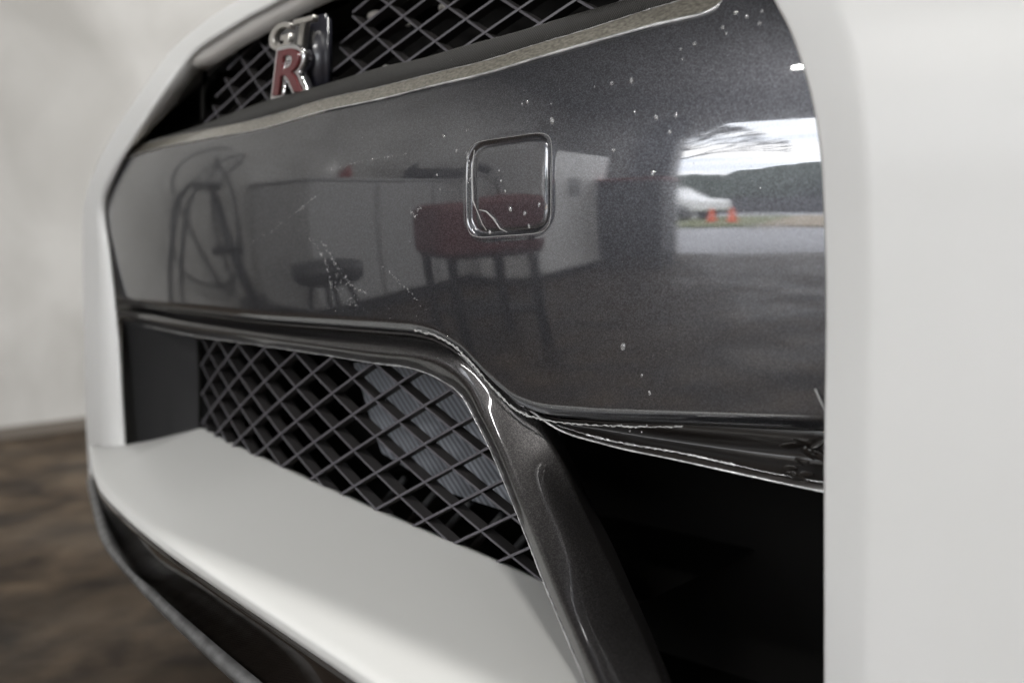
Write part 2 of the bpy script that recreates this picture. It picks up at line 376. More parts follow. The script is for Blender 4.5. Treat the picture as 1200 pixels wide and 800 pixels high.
# --- lower bar and strut
def dr(y): return -.165*(max(0, y-450)/350)**1.5
def st_(L_, base): return [(x, y, o+dr(yy)) for (x, y, o), yy in zip(L_, YA)]
A = [(134, 377, .012), (160, 380, .012), (220, 392, .012), (295, 403, .012), (370, 414, .012), (445, 426, .012), (482, 431, .012), (512, 442, .012), (539, 461, .012), (557, 491, .012), (576, 529, .012), (595, 574, .012), (616, 626, .012), (638, 682, .012), (690, 806, .012), (714, 866, .012)]
YA = [a[1] for a in A]
B = [(134, 370, .002), (160, 372, .002), (220, 383, .002), (297, 395, .002), (375, 406, .002), (450, 416, .002), (489, 420, .002), (520, 431, .002), (548, 454, .001), (565, 486, -.001), (585, 526, -.002), (604, 572, -.002), (626, 625, -.002), (648, 681, -.002), (701, 805, -.002), (726, 865, -.002)]
C = [(134, 363, .006), (160, 365, .006), (220, 376, .006), (299, 388, .006), (378, 398, .006), (455, 406, .006), (497, 411, .006), (534, 423, .006), (567, 446, .0085), (594, 479, .0115), (616, 520, .013), (638, 568, .013), (661, 621, .014), (684, 681, .014), (738, 802, .014), (764, 862, .014)]
D = [(134, 360, .016), (160, 362, .016), (221, 372, .016), (300, 383, .016), (380, 391, .016), (458, 397, .016), (502, 402, .016), (541, 414, .014), (574, 438, .017), (604, 470, .022), (643, 514, .028), (682, 592, .034), (706, 642, .036), (733, 700, .036), (773, 793, .036), (799, 856, .036)]
E_ = [(134, 357, .020), (160, 359, .020), (221, 366, .020), (300, 376, .020), (380, 384, .020), (458, 389, .020), (504, 393, .020), (544, 405, .020), (578, 430, .020), (608, 460, .022), (652, 504, .05), (692, 588, .07), (716, 634, .07), (742, 692, .07), (782, 786, .07), (808, 850, .07)]
A, B, C, D, E_ = [st_(q_, 0) for q_ in (A, B, C, D, E_)]
rows = [pl([(x+1, y+1, o+.045) for x, y, o in A]), pl(A), pl(B), pl(C), pl(D), pl(E_)]
me = mesh('lower_grille_frame', *loft(rows, [.0016, .008, .02, .004], 220, 7)); face_out(me); lf = link('lower_grille_frame', me, car, TRIM); lf['label'] = 'glossy dark bar over the lower grille bending down into a slanted strut'
edge = interp_rows([rows[1]], 260)[0]
link('film_edge', mesh('film_edge', *tube([p+np.array([0, -.0006, -.0002]) for p in edge], [.00045 if i < 150 else .0006 for i in range(260)], 6, wob=.45)), lf, BEAD)
# second thin ridge in the groove under the panel
G = [(134, 355.5), (160, 358), (230, 367.5), (300, 377), (380, 383.5), (450, 389), (487, 392), (512, 399), (541, 417), (568, 446), (597, 474), (622, 486)]
g = interp_rows([pl([(x, y, .010) for x, y in G])], 150)[0]
link('groove_ridge', mesh('groove_ridge', *tube(g, .0016, 8, wob=.06)), car, TRIM)
G2 = [(486, 387), (512, 394), (530, 404), (545, 418), (560, 434), (575, 452), (590, 467), (600, 477), (612, 484), (640, 492), (700, 498), (760, 500), (800, 500)]
g = interp_rows([pl([(x, y, .001) for x, y in G2])], 150)[0]
link('film_edge', mesh('film_edge', *tube([p+np.array([0, 0, random.uniform(-.0006, .0006)]) for p in g], [random.uniform(.0003, .0014)*(1 if i < 90 else .7) for i in range(150)], 6)), car, FILM)
def backing(name, rows, material, nn=60):
    me = mesh(name, *loft(rows, [.002]*(len(rows)-2), nn)); face_out(me); return link(name, me, car, material)
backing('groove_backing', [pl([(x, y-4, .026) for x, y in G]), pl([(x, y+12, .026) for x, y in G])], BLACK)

# --- vent lip below the panel, right of the strut
vt = [(606, 474, .016), (640, 488, .018), (700, 494, .018), (800, 498, .018), (900, 503, .018), (975, 506, .018)]
vm_ = [(612, 476, .018), (645, 493, .020), (704, 503, .026), (803, 520, .034), (900, 533, .034), (975, 542, .03)]
vb0 = [(618, 478, .012), (652, 499, .012), (706, 515, .010), (800, 532, .008), (900, 554, .006), (975, 568, .004)]
vb = [(622, 481, .008), (655, 503, .004), (708, 520, .003), (800, 540, .002), (900, 562, .001), (975, 578, 0)]
vk = [(x, y+1, o+.05) for x, y, o in vb]
me = mesh('vent_lip', *loft([pl(vt), pl(vm_), pl(vb0), pl(vb), pl(vk)], [.02, .003, .001], 120, 6)); face_out(me)
vl = link('vent_lip', me, car, mat('gloss_dark_lip', (.016, .013, .011),   .4, .1, coat=.5, coat_rough=.12)); bump(vl.data.materials[0], 25, .2, .0012, 3)
solid(vl, .0012)
e = interp_rows([pl(vb)], 160)[0]
link('film_edge', mesh('film_edge', *tube([p+np.array([0, -.0005, 0]) for p in e], .0008, 7, wob=.15)), vl, BEAD)
e = interp_rows([pl([(x, y-1, o-.001) for x, y, o in vb0][1:])], 160)[0]
link('film_wrinkle', mesh('film_wrinkle', *tube([p+np.array([0, 0, random.uniform(-.0003, .0003)]) for p in e], [random.uniform(.0005, .0013) if 20 < i < 110 else .0003 for i in range(160)], 7)), vl, BEAD)
# crumpled film bunched in the far corner of the lip
bm = bmesh.new()
for k in range(16):
    p = on(random.uniform(925, 966), random.uniform(512, 566), .004); r_ = random.uniform(.002, .006)
    mtx = Matrix.Translation(Vector(p)) @ Matrix.Rotation(random.uniform(0, 3), 4, Vector((random.random(), random.random(), random.random())).normalized()) @ Matrix.Diagonal((r_*1.8, r_*.12, r_*.7, 1))
    bmesh.ops.create_icosphere(bm, subdivisions=2, radius=1, matrix=mtx)
me = bpy.data.meshes.new('crumpled_film'); bm.to_mesh(me); bm.free(); link('crumpled_film', me, vl, vl.data.materials[0])
link('film_tag', mesh('film_tag', *tube([on(955, 455, -.002), on(962, 470, -.003), on(969, 487, -.002)], [.0012, .0010, .0008], 7, wob=.3)), car, FILM)

# --- black duct behind the vent and behind both grilles
def duct():
    z0, z1 = -.45+.55, .24+.55
    parts = [box(-.40, .54, .34, .35, z0, z1)]
    parts.append(([(-.42, .15, z0), (-.40, .34, z0), (-.40, .34, z1-.1), (-.38, .15, z1-.1)], [(0, 1, 2, 3)]))
    parts.append(([(.53, .09, z0), (.54, .34, z0), (.54, .34, z1), (.53, .09, z1)], [(0, 1, 2, 3)]))
    parts.append(([(-.3, .16, z1), (.54, .10, z1), (.54, .34, z1), (-.3, .34, z1)], [(0, 1, 2, 3)]))
    parts.append(([(.12, -.06, z0), (.53, -.06, z0), (.54, .34, z0), (.12, .34, z0)], [(0, 1, 2, 3)]))
    parts.append(([(-.4, .12, -.31+.55), (.30, .12, -.31+.55), (.30, .34, -.31+.55), (-.4, .34, -.31+.55)], [(0, 1, 2, 3)]))
    return merge(parts)
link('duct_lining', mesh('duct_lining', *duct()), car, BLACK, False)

_bo = lambda i: (.03, .045, .06, .075)[i] if i < 4 else .09
ubk = [[on(x, y+8, _bo(i)) for i, (x, y) in enumerate([q for q in BDU if q[0] > 150])], None]
ubx = [(160, 172), (186, 140), (213, 97), (245, 78), (300, 45), (345, 20), (410, -10), (480, -40), (560, -60), (620, -60), (670, -60), (720, -60), (770, -60), (800, -60), (820, -60), (840, -60)]
k_ = len(ubk[0]); ubx = ubx[:k_]; ubk[1] = [on(x, y, _bo(i)) for i, (x, y) in enumerate(ubx)]
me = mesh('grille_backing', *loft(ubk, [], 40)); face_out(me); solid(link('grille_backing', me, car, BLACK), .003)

# radiator seen through the lower mesh
def radiator():
    Y = .105; q = [vy(414, 425, Y), vy(640, 440, Y), vy(640, 560, Y), vy(596, 600, Y), vy(520, 575, Y), vy(447, 530, Y)]
    V = [tuple(p) for p in q]+[tuple(p+np.array([0, .02, 0])) for p in q]; k = len(q)
    return V, [tuple(range(k))]+[(i, (i+1) % k, (i+1) % k+k, i+k) for i in range(k)]
me = mesh('radiator', *radiator()); rd = link('radiator', me, car, RAD, False); rd['label'] = 'pale finned metal panel seen behind the lower mesh'
wv = N(RAD, 'ShaderNodeTexWave', wave_type='BANDS', bands_direction='DIAGONAL'); wv.inputs['Scale'].default_value = 75; wv.inputs['Distortion'].default_value = .6
L(RAD, coords(RAD), wv.inputs[0]); rr = N(RAD, 'ShaderNodeValToRGB'); rr.color_ramp.elements[0].color = (.08, .085, .095, 1); rr.color_ramp.elements[1].color = (.27, .285, .315, 1)
L(RAD, wv.outputs[0], rr.inputs[0]); L(RAD, rr.outputs[0], BS(RAD).inputs['Base Color'])
pn = []
for i in range(12):
    a = vy(436+i*2, 560+i*3, .10)
for k in range(5):
    p0 = vy(440+38*k, 600+14*k, .10); p1 = vy(475+38*k, 560+14*k, .10)
    pn.append(tube([p0, p1], .004, 8))
link('cooling_pipe', mesh('cooling_pipe', *merge(pn)), car, CHEEK)

# --- mesh wires
def ribbon(pts, wdt, dep):
    pts = [np.array(p) for p in pts]; V = []; k = len(pts)
    for i, p in enumerate(pts):
        t = pts[min(i+1, k-1)]-pts[max(i-1, 0)]; t = t/np.linalg.norm(t); nrm = np.array([0, 1, 0.]); s = np.cross(t, nrm); s /= np.linalg.norm(s)
        V += [p-s*wdt/2, p+s*wdt/2, p+s*wdt/2+nrm*dep, p-s*wdt/2+nrm*dep]
    Fs = [(i*4+q, i*4+(q+1) % 4, i*4+4+(q+1) % 4, i*4+4+q) for i in range(k-1) for q in range(4)]
    return V, Fs
def wires(parent, x0, z0, dx, dz, inside, fn, rng, wdt=.0022, dep=.013):
    sl = dz/dx; cnt = 0
    for fam in (1, -1):
        for i in range(-rng, rng):
            cx = x0+2*dx*i
            pts = []; runs = []
            for s in np.linspace(-.6, .6, 361):
                X = cx+s; Z = z0+fam*sl*s
                if inside(X, Z): pts.append((X, float(fn(X, Z))+(.0 if fam == 1 else .0012), Z))
                else:
                    if len(pts) > 2: runs.append(pts)
                    pts = []
            if len(pts) > 2: runs.append(pts)
            for pts in runs:
                if len(pts) > 12: pts = pts[::3]+[pts[-1]]
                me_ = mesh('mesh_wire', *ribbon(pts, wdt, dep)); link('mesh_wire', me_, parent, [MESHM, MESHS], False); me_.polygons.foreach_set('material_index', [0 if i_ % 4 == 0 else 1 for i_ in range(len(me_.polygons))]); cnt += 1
    return cnt
ib = np.array([grille_pt(235, 501), grille_pt(330, 547), grille_pt(470, 610), grille_pt(637, 682), grille_pt(690, 705)])
st = np.array([rows[1][i] for i in range(6, 15)]); 
stl = np.array([grille_pt(x, y) for x, y in [(520, 415), (556, 440), (580, 480), (600, 520), (622, 570), (644, 620), (668, 680)]])
def in_low(X, Z):
    if X < ib[0, 0]-.002 or Z > .55-.088: return False
    if Z < np.interp(X, ib[:, 0], ib[:, 2])-.004: return False
    return X < np.interp(-Z, -stl[:, 2], stl[:, 0])
lg = empty('lower_grille', (0, 0, 0)); lg.parent = car
me = mesh('lower_grille', *tube([grille_pt(233, 398), grille_pt(235, 450), grille_pt(235, 500)], .003, 8)); bpy.data.objects.remove(lg)
lg = link('lower_grille', me, car, BLACK); lg['label'] = 'dark diamond mesh grille low in the bumper'
n0 = grille_pt(220+655*.375, 330+320*.375)
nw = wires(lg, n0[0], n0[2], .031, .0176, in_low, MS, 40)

# --- upper grille
MU = lambda X, Z: .2*X*X+.5*np.maximum(Z-.66, 0)+.035
def up_pt(x, y): return on(x, y, 0, MU)
ub = np.array([up_pt(x+4, y+4) for x, y in BDU if x > 150])
def in_up(X, Z):
    if X < up_pt(240, 140)[0] or X > .46: return False
    if Z > .55+.30: return False
    return Z > np.interp(X, ub[:, 0], ub[:, 2])-.004
me = mesh('upper_grille', *tube([up_pt(238, 140), up_pt(238, 112), up_pt(240, 85)], .003, 8))
ug = link('upper_grille', me, car, BLACK); ug['label'] = 'dark diamond mesh grille behind the badge'
n1 = up_pt(509, 49); n2 = up_pt(475, 40); n3 = up_pt(540, 20)
print('upper steps', n1, n2-n1, n3-n1)
def in_up2(X, Z): return in_up(X, Z) and not (up_pt(338, 70)[0] < X < up_pt(394, 60)[0])
wires(ug, n1[0], n1[2], .030, .0170, in_up2, MU, 40)
# pale blobs of hardware behind the upper mesh
BRK = mat('dusty_metal', (.4, .38, .35), .5, .3)
for (x, y, r_) in [(414, 14, .008), (452, 22, .004), (515, 23, .004), (495, 3, .006), (425, 75, .004), (535, 45, .003)]:
    bm = bmesh.new(); p = up_pt(x, y)+np.array([0, .03, 0]); bmesh.ops.create_icosphere(bm, subdivisions=2, radius=r_, matrix=Matrix.Translation(Vector(p)) @ Matrix.Diagonal((1.3, 1, .8, 1)))
    me = bpy.data.meshes.new('bracket'); bm.to_mesh(me); bm.free(); link('bracket', me, ug, BRK)

# --- badge
def text_mesh(s, size, ext, bev, off=0.0):
    cu = bpy.data.curves.new('t', 'FONT'); cu.body = s; cu.size = size; cu.extrude = ext; cu.bevel_depth = bev; cu.bevel_resolution = 2; cu.offset = off; cu.shear = .18
    cu.align_x = 'CENTER'; cu.align_y = 'CENTER'
    o = bpy.data.objects.new('t', cu); COL.objects.link(o); dg = bpy.context.evaluated_depsgraph_get()
    me = bpy.data.meshes.new_from_object(o.evaluated_get(dg)); bpy.data.objects.remove(o); return me
bc = on(347, 82, .012); bl = on(347, 45, .012)
bq = empty('badge_base'); bpy.data.objects.remove(bq)
def put(me, name, parent, material, x, y, z, sx, sz):
    me.transform(Matrix.Translation((x, y, z)) @ Matrix.Rotation(math.radians(90), 4, 'X') @ Matrix.Diagonal((sx, sz, 1, 1)))
    return link(name, me, parent, material)
bx_, by_, bz_ = on(345, 70, .01)
print('badge', bx_, by_, bz_)
hs = []
pw, ph = .044, .042
me = bpy.data.meshes.new('badge'); bm = bmesh.new()
bmesh.ops.create_cube(bm, size=1, matrix=Matrix.Translation((bx_+.004, by_+.014, bz_)) @ Matrix.Diagonal((.07, .014, .084, 1)))
bmesh.ops.bevel(bm, geom=bm.edges[:], offset=.004, segments=3, affect='EDGES'); bm.to_mesh(me); bm.free()
badge = link('badge', me, car, mat('badge_backing', (.012, .012, .018), .3, coat=.6)); badge['label'] = 'chrome and red GT R badge on the upper grille'
put(text_mesh('G', .044, .003, .001, .0004), 'letter', badge, CHROME2, bx_-.019, by_-.003, bz_+.0225, 1.15, .8)
put(text_mesh('T', .044, .003, .001, .0004), 'letter', badge, CHROME2, bx_+.018, by_-.003, bz_+.0225, 1.15, .8)
put(text_mesh('R', .066, .004, .0016, .004), 'letter', badge, CHROME, bx_-.002, by_-.004, bz_-.016, 1.35, .95)
put(text_mesh('R', .066, .004, .0006, .0002), 'letter_fill', badge, RED, bx_-.002, by_-.0075, bz_-.016, 1.35, .95)

# --- white bumper surround (arch): rows are return, edge, ridge, outer, far outer
F1 = [(122, 560), (120, 500), (118, 400), (117, 300), (117, 240), (131, 202), (155, 163), (180, 124), (198, 98), (222, 66), (268, 33), (327, 0), (450, -50)]
F2 = [(106, 560), (103, 500), (101, 400), (99, 300), (101, 240), (112, 202), (131, 163), (156, 124), (174, 98), (197, 66), (234, 33), (284, 0), (400, -62)]
N1 = [(880, -60), (912, 0), (936, 50), (955, 112), (966, 180), (970, 250), (970, 575), (970, 900)]
N2 = [(950, -75), (979, 0), (997, 50), (1010, 112), (1017, 180), (1020, 250), (1019, 575), (1018, 900)]
def offs(p, k): 
    return p
q2 = lambda P, o=0: [on(p[0], p[1], p[2] if len(p) > 2 else o, S2) for p in P]
e1 = q2(F1, -.007)+q2(N1, -.014); e2 = q2(F2, -.010)+q2(N2, -.026)
F0 = [(150, 560, -.001), (146, 500, -.001), (140, 400, -.001), (130, 300, -.001), (124, 240, -.001), (137, 204, -.002), (158, 167, -.002)]
e0 = q2(F0)+[p+np.array([.0015, .02, -.002]) for p in e1[7:13]]+[p+np.array([-.001, .035, 0]) for p in e1[13:]]
nf = len(F1); outer = []; outer2 = []
for i, p in enumerate(e2):
    if i < nf-1: a = np.array([-.03, .06, .005]); b = np.array([-.25, .5, .05])
    elif i == nf-1: a = np.array([-.01, .07, .02]); b = np.array([-.1, .5, .1])
    elif i < nf+1: a = np.array([0, .03, .06]); b = np.array([0, .5, .25])
    else: a = np.array([.14, .022, .0]); b = np.array([.38, .25, .0])
    if i == nf: a = np.array([.08, .04, .05]); b = np.array([.25, .4, .15])
    if i == nf+1: a = np.array([.135, .026, .01]); b = np.array([.34, .32, .08])
    outer.append(p+a); outer2.append(p+b)
me = mesh('bumper_cover', *loft([e0, e1, e2, outer, outer2], [.002, .0045, .04], 260, 7)); face_out(me)
bumper = link('bumper_cover', me, car, WHITE); bumper['label'] = 'white bumper surround framing the grey panel'
solid(bumper, .003)

# grey underside of the upper opening and its dark slots
u1 = [p+np.array([.001, .003, -.001]) for p in e1[5:13]]
u2 = [on(x, y, .022) for x, y in [(136, 204), (160, 170), (190, 132), (212, 98), (245, 80), (290, 52), (345, 22), (500, -45)]]
me = mesh('opening_underside', *loft([u1, u2], [], 60)); face_out(me); solid(link('opening_underside', me, car, UNDER), .003)
ck = [on(157, 168, .012), on(162, 171, .03), on(214, 97, .03), on(200, 99, .012)]
link('inner_cheek', mesh('inner_cheek', [tuple(p) for p in ck], [(0, 1, 2, 3)]), car, mat('grey_cheek_plastic', (.28, .26, .28), .3))
def slot(pts, off):
    P = [on(x, y, off) for x, y in pts]; k = len(P)
    return [tuple(p) for p in P]+[tuple(p+np.array([0, .006, 0])) for p in P], [tuple(range(k))]+[(i, (i+1) % k, (i+1) % k+k, i+k) for i in range(k)]
link('opening_slot', mesh('opening_slot', *slot([(272, 60), (283, 48), (300, 44), (316, 47), (312, 55), (292, 62)], .045)), car, SLOT, False)
link('opening_slot', mesh('opening_slot', *slot([(342, 24), (356, 10), (382, 2), (408, 0), (400, 6), (372, 16)], .045)), car, SLOT, False)

# --- black cheek at the far end of the lower opening
ch = [[on(142, 374, .008, S2), on(144, 450, .008, S2), on(148, 523, .008, S2)], [grille_pt(233, 396), grille_pt(235, 450), grille_pt(236, 503)]]
ch.append([p+np.array([-.01, .28, 0]) for p in ch[1]])
me = mesh('side_cheek', *loft(ch, [.006], 20)); face_out(me); solid(link('side_cheek', me, car, CHEEK), .003)

# --- white shelf (lower bumper) with fascia, black lip and splitter edge
I_ = [on(140, 525, .004, S2), grille_pt(236, 501), grille_pt(330, 547), grille_pt(470, 610), grille_pt(560, 648), grille_pt(637, 682), grille_pt(690, 707), grille_pt(742, 732)]
W1p = [(104, 520), (114, 557), (178, 618), (262, 680), (350, 737), (440, 795), (540, 862), (690, 950)]
W2p = [(106, 532), (117, 574), (180, 634), (262, 692), (345, 748), (430, 806), (525, 875), (670, 965)]
zs = np.linspace(-.252, -.303, 8)
W1 = [hz(x, y, z+.003) for (x, y), z in zip(W1p, zs)]; W2 = [hz(x, y, z-.006) for (x, y), z in zip(W2p, zs)]
W1[0] = hz(104, 520, -.243)
def cm(P, t):
    i = int(t); f = t-i; p = [P[max(0, min(len(P)-1, i+k))] for k in (-1, 0, 1, 2)]
    return .5*((2*p[1])+(p[2]-p[0])*f+(2*p[0]-5*p[1]+4*p[2]-p[3])*f*f+(3*p[1]-p[0]-3*p[2]+p[3])*f**3)
def ins(P, lin):
    g_ = (lambda t: P[int(t)]*(1-t+int(t))+P[int(t)+1]*(t-int(t))) if lin else (lambda t: cm(P, t))
    return [P[0], g_(.45), g_(.9), P[1], g_(1.08), g_(1.5)]+list(P[2:])
I_ = ins(I_, True); W1 = ins(W1, False); W2 = ins(W2, False)
mid = [a*.45+b*.55+np.array([0, 0, .002]) for a, b in zip(I_, W1)]
mid[0] = I_[0]*.5+W1[0]*.5
back = [p+np.array([0, .02, -.03]) for p in W2]
tail = [p+np.array([0, .012, -.004]) for p in I_]
me = mesh('lower_bumper', *loft([tail, I_, mid, W1, W2, back], [.004, .08, .012, .003], 140, 7)); face_out(me, (0.2, -.3, 1.2)); lb = link('lower_bumper', me, car, WHITE2); solid(lb, .003)
lb['label'] = 'white shelf of the lower bumper in front of the mesh'
L1p = [(112, 562), (118, 590), (146, 657), (180, 691), (225, 732), (300, 796), (390, 868), (520, 960)]
L0 = [p+np.array([0, .004, -.001]) for p in W2]; L0b = [p+np.array([0, .001, -.010]) for p in W2]
L1 = ins([hz(x, y, -.335) for x, y in L1p], False)
L0c = [p+np.array([0, .006, -.012]) for p in W2]
me = mesh('front_lip', *loft([L0, L0b, L0c, L1], [.002, .001], 140)); face_out(me); solid(link('front_lip', me, car, GLOSSB), .003)
S1p = [(103, 562), (109, 590), (124, 637), (161, 682), (210, 731), (280, 795), (366, 868), (495, 960)]
s1 = ins([hz(x, y, -.338) for x, y in S1p], False); s0 = [p+np.array([0, 0, .001]) for p in L1]
s2 = [p+np.array([0, .006, -.010]) for p in s1]; s3 = [p+np.array([.0, .06, -.011]) for p in s1]
me = mesh('splitter', *loft([s0, s1, s2, s3], [.004, .004], 140)); face_out(me); solid(link('splitter', me, car, SPLIT), .003)

# --- drops and specks of water on the film
bm = bmesh.new()
def drop(x, y, r_, el=1.0, tilt=0):
    p = on(x, y, -.0001); r_ *= 1.05; mtx = Matrix.Translation(Vector(p)) @ Matrix.Rotation(tilt, 4, 'Y') @ Matrix.Diagonal((r_, r_*.45, r_*el, 1))
    bmesh.ops.create_icosphere(bm, subdivisions=2, radius=1, matrix=mtx)
def line(pts, n_, r0_, r1_, jit=1.5):
    for i in range(n_):
        t = random.random()*(len(pts)-1); k = int(t); s = t-k; x = pts[k][0]*(1-s)+pts[k+1][0]*s+random.uniform(-jit, jit); y = pts[k][1]*(1-s)+pts[k+1][1]*s+random.uniform(-jit, jit)
        drop(x, y, random.uniform(r0_, r1_), random.uniform(.8, 1.6))
line([(372, 228), (350, 247), (320, 268), (295, 285)], 34, .0004, .0008)
line([(360, 275), (376, 295), (386, 320), (390, 350)], 40, .0004, .0009)
line([(376, 280), (392, 308), (410, 333), (430, 345)], 46, .0004, .0009)
line([(392, 320), (405, 350), (420, 358)], 30, .0003, .0007, 6)
line([(445, 312), (458, 320), (478, 340), (498, 362)], 26, .0003, .0008)
line([(380, 355), (440, 365), (505, 370)], 40, .0002, .0004, 8)
line([(385, 200), (410, 192), (440, 186), (480, 180)], 40, .0003, .0007, 1)
line([(480, 245), (486, 255), (494, 240)], 20, .0003, .0007)
line([(548, 150), (548, 190), (550, 215)], 12, .0004, .0009)
for (x, y, r_) in [(647, 142, .0020), (646, 122, .0008), (618, 120, .0012), (612, 122, .0010), (535, 177, .0012), (548, 184, .0014), (730, 406, .0022), (752, 440, .0010), (761, 460, .0012), (719, 176, .0016), (765, 203, .0016), (717, 98, .0015), (740, 95, .0015), (697, 102, .0008),
                   (769, 138, .0016), (785, 155, .0014), (792, 136, .0012), (744, 131, .0010), (862, 16, .0016), (875, 20, .0014), (847, 33, .0013), (890, 28, .0014), (893, 14, .0012), (851, 40, .0010), (814, 52, .0016), (798, 58, .0011), (800, 70, .0009),
                   (598, 245, .0016), (615, 250, .0014), (592, 224, .0009), (632, 240, .0013), (587, 212, .0010), (620, 265, .0012), (574, 272, .0014), (585, 200, .0006), (512, 205, .0009), (516, 222, .0010), (520, 160, .0012)]:
    drop(x, y, r_, random.uniform(1, 1.7), random.uniform(-.4, .4))
for k in range(120): drop(random.uniform(400, 900), random.uniform(60, 480), random.uniform(.0002, .00045))
for (x, y) in [(738, 505), (745, 501), (728, 498), (752, 506), (758, 498)]: drop(x, y, .0008)
me = bpy.data.meshes.new('water_droplets'); bm.to_mesh(me); bm.free(); o = link('water_droplets', me, car, WATER); o['kind'] = 'stuff'

# ================================================================== things in the bay, mirrored in the panel
DK = mat('black_steel', (.02, .02, .022), .4, .5); MAROON = mat('maroon_vinyl', (.14, .03, .032), .5); DKG = mat('dark_cabinet_paint', (.03, .03, .032), .4)
WCAB = mat('white_cabinet_paint', (.8, .8, .8), .4)
def lathe(prof, n=24, c=(0, 0, 0)):
    V = []; Fs = []
    for r_, z in prof:
        for i in range(n): a = 2*math.pi*i/n; V.append((c[0]+r_*math.cos(a), c[1]+r_*math.sin(a), c[2]+z))
    for k in range(len(prof)-1):
        for i in range(n): Fs.append((k*n+i, k*n+(i+1) % n, (k+1)*n+(i+1) % n, (k+1)*n+i))
    return V, Fs+[tuple(range(n-1, -1, -1)), tuple((len(prof)-1)*n+i for i in range(n))]
def stool(x, y, h, label, r_=.18, material=MAROON):
    t = empty('stool', (x, y, 0)); tag(t, label, 'stool', 'stools in front of the car')
    link('seat', mesh('seat', *lathe([(r_*.8, h-.09), (r_, h-.075), (r_*1.02, h-.03), (r_*.95, h-.005), (r_*.8, h)])), t, material)
    for k in range(4):
        a = k*math.pi/2+.5; link('leg', mesh('leg', *tube([(r_*.5*math.cos(a), r_*.5*math.sin(a), h-.09), (r_*1.15*math.cos(a), r_*1.15*math.sin(a), 0)], .011, 8)), t, DK)
    link('foot_ring', mesh('foot_ring', *tube([(r_*.9*math.cos(q*math.pi/12), r_*.9*math.sin(q*math.pi/12), h*.42) for q in range(24)], .008, 6, True)), t, DK)
stool(-1.15, -.95, .40, 'low round charcoal stool in front of the low cabinet', .15, DKG)
def box_stool():
    t = empty('stool', (-.64, -1.26, 0), .6); tag(t, 'square work stool with thick maroon padded seat, nearest to the car', 'stool', 'stools in front of the car')
    quads_obj('seat', box(-.19, .19, -.19, .19, .40, .62), t, MAROON, bev=.04)
    for sx in (-.15, .15):
        for sy in (-.15, .15): quads_obj('leg', box(sx-.014, sx+.014, sy-.014, sy+.014, 0, .40), t, DK)
    quads_obj('shelf', box(-.15, .15, -.15, .15, .16, .175), t, DK)
box_stool()
def tool_cart():
    t = empty('tool_cart', (-.98, -3.95, 0)); tag(t, 'dark tool cart with drawers standing beside the bay door', 'tool cart')
    quads_obj('body', box(-.28, .28, -.2, .2, .1, .85), t, DKG, bev=.015); quads_obj('top', box(-.3, .3, -.22, .22, .853, .88), t, mat('red_mat', (.4, .05, .04), .5), bev=.008)
    for k in range(4): quads_obj('drawer', box(-.26, .26, .2, .215, .13+.18*k, .29+.18*k), t, DKG, bev=.004)
    for sx in (-.24, .24):
        for sy in (-.16, .16): link('wheel', mesh('wheel', *tube([(sx-.015, sy, .05), (sx+.015, sy, .05)], .05, 16)), t, DK)
tool_cart()
def cabinet():
    t = empty('cabinet', (-1.5, -3.3, 0), 0); tag(t, 'tall white metal cabinet added in place of a white vehicle', 'cabinet')  # added cabinet, stands in for a white vehicle mirrored in the panel
    quads_obj('body', box(-.3, .3, -.6, .6, .05, 1.45), t, WCAB, bev=.01); quads_obj('plinth', box(-.27, .27, -.57, .57, 0, .05), t, DK)
    for s in (-1, 1):
        d = quads_obj('door', box(.3, .32, (-.59 if s < 0 else .004), (-.004 if s < 0 else .59), .08, 1.42), t, WCAB, bev=.004)
        link('handle', mesh('handle', *tube([(.34, s*.05, .7), (.34, s*.05, .9)], .008, 8)), d, DK)
cabinet()
h = []
for i in range(60):
    a = i/59*2*math.pi*2.2; h.append((WALLX+.06+.01*math.sin(3*a), -.85+(.2+.05*math.sin(2.3*a))*math.sin(a)*(1-.2*i/60)+.12*math.sin(1.7*a), (.72+.55*math.cos(a)*(1-.2*i/60))))
o = link('air_hose', mesh('air_hose', *tube(h, .010, 8)), None, DK); tag(o, 'black air hose hanging in loops on the pale side wall', 'hose')
GCAB = mat('grey_cabinet_paint', (.42, .42, .42), .5)
t = empty('low_cabinet', (-1.88, -1.95, 0)); tag(t, 'long low grey cabinet run along the side wall with clutter on top', 'cabinet')
quads_obj('body', box(-.29, .29, -.75, .75,   .08, .86), t, GCAB, bev=.012); quads_obj('worktop', box(-.31, .31, -.78, .78, .862, .90), t, GCAB, bev=.006); quads_obj('plinth', box(-.25, .25, -.72, .72, 0, .08), t, DK)
for k in range(3): quads_obj('door', box(.29, .305, -.74+.5*k, -.26+.5*k, .1, .84), t, GCAB, bev=.004)
def bottle(x, y, h_, r_, m_, label):
    o = link('bottle', mesh('bottle', *lathe([(r_, 0), (r_, h_*.65), (r_*.4, h_*.8), (r_*.35, h_)], 16, (x, y, .90))), None, m_); tag(o, label, 'bottle', 'bottles on the low cabinet')
bottle(-1.8, -1.5, .26, .045, WCAB, 'white spray bottle on the low cabinet, nearest to the car'); bottle(-1.85, -1.68, .22, .04, mat('red_plastic', (.3, .03, .03), .3), 'red bottle on the low cabinet beside the white one')
bottle(-1.78, -2.2, .3, .05, DK, 'tall black bottle in the middle of the low cabinet')
o = quads_obj('storage_box', box(-2.0, -1.65, -2.65, -2.35, .902, 1.12), None, DKG, bev=.02); tag(o, 'dark plastic storage box at the end of the low cabinet', 'box')
t = empty('step_ladder', (-1.55, -.55, 0), .5); tag(t, 'small black folding step ladder beside the low cabinet', 'ladder')
for sx in (-.2, .2):
    for sy, ty in ((-.28, -.05), (.28, .05)): link('leg', mesh('leg', *tube([(sx, sy, 0), (sx*.8, ty, .78)], .014, 8)), t, DK)
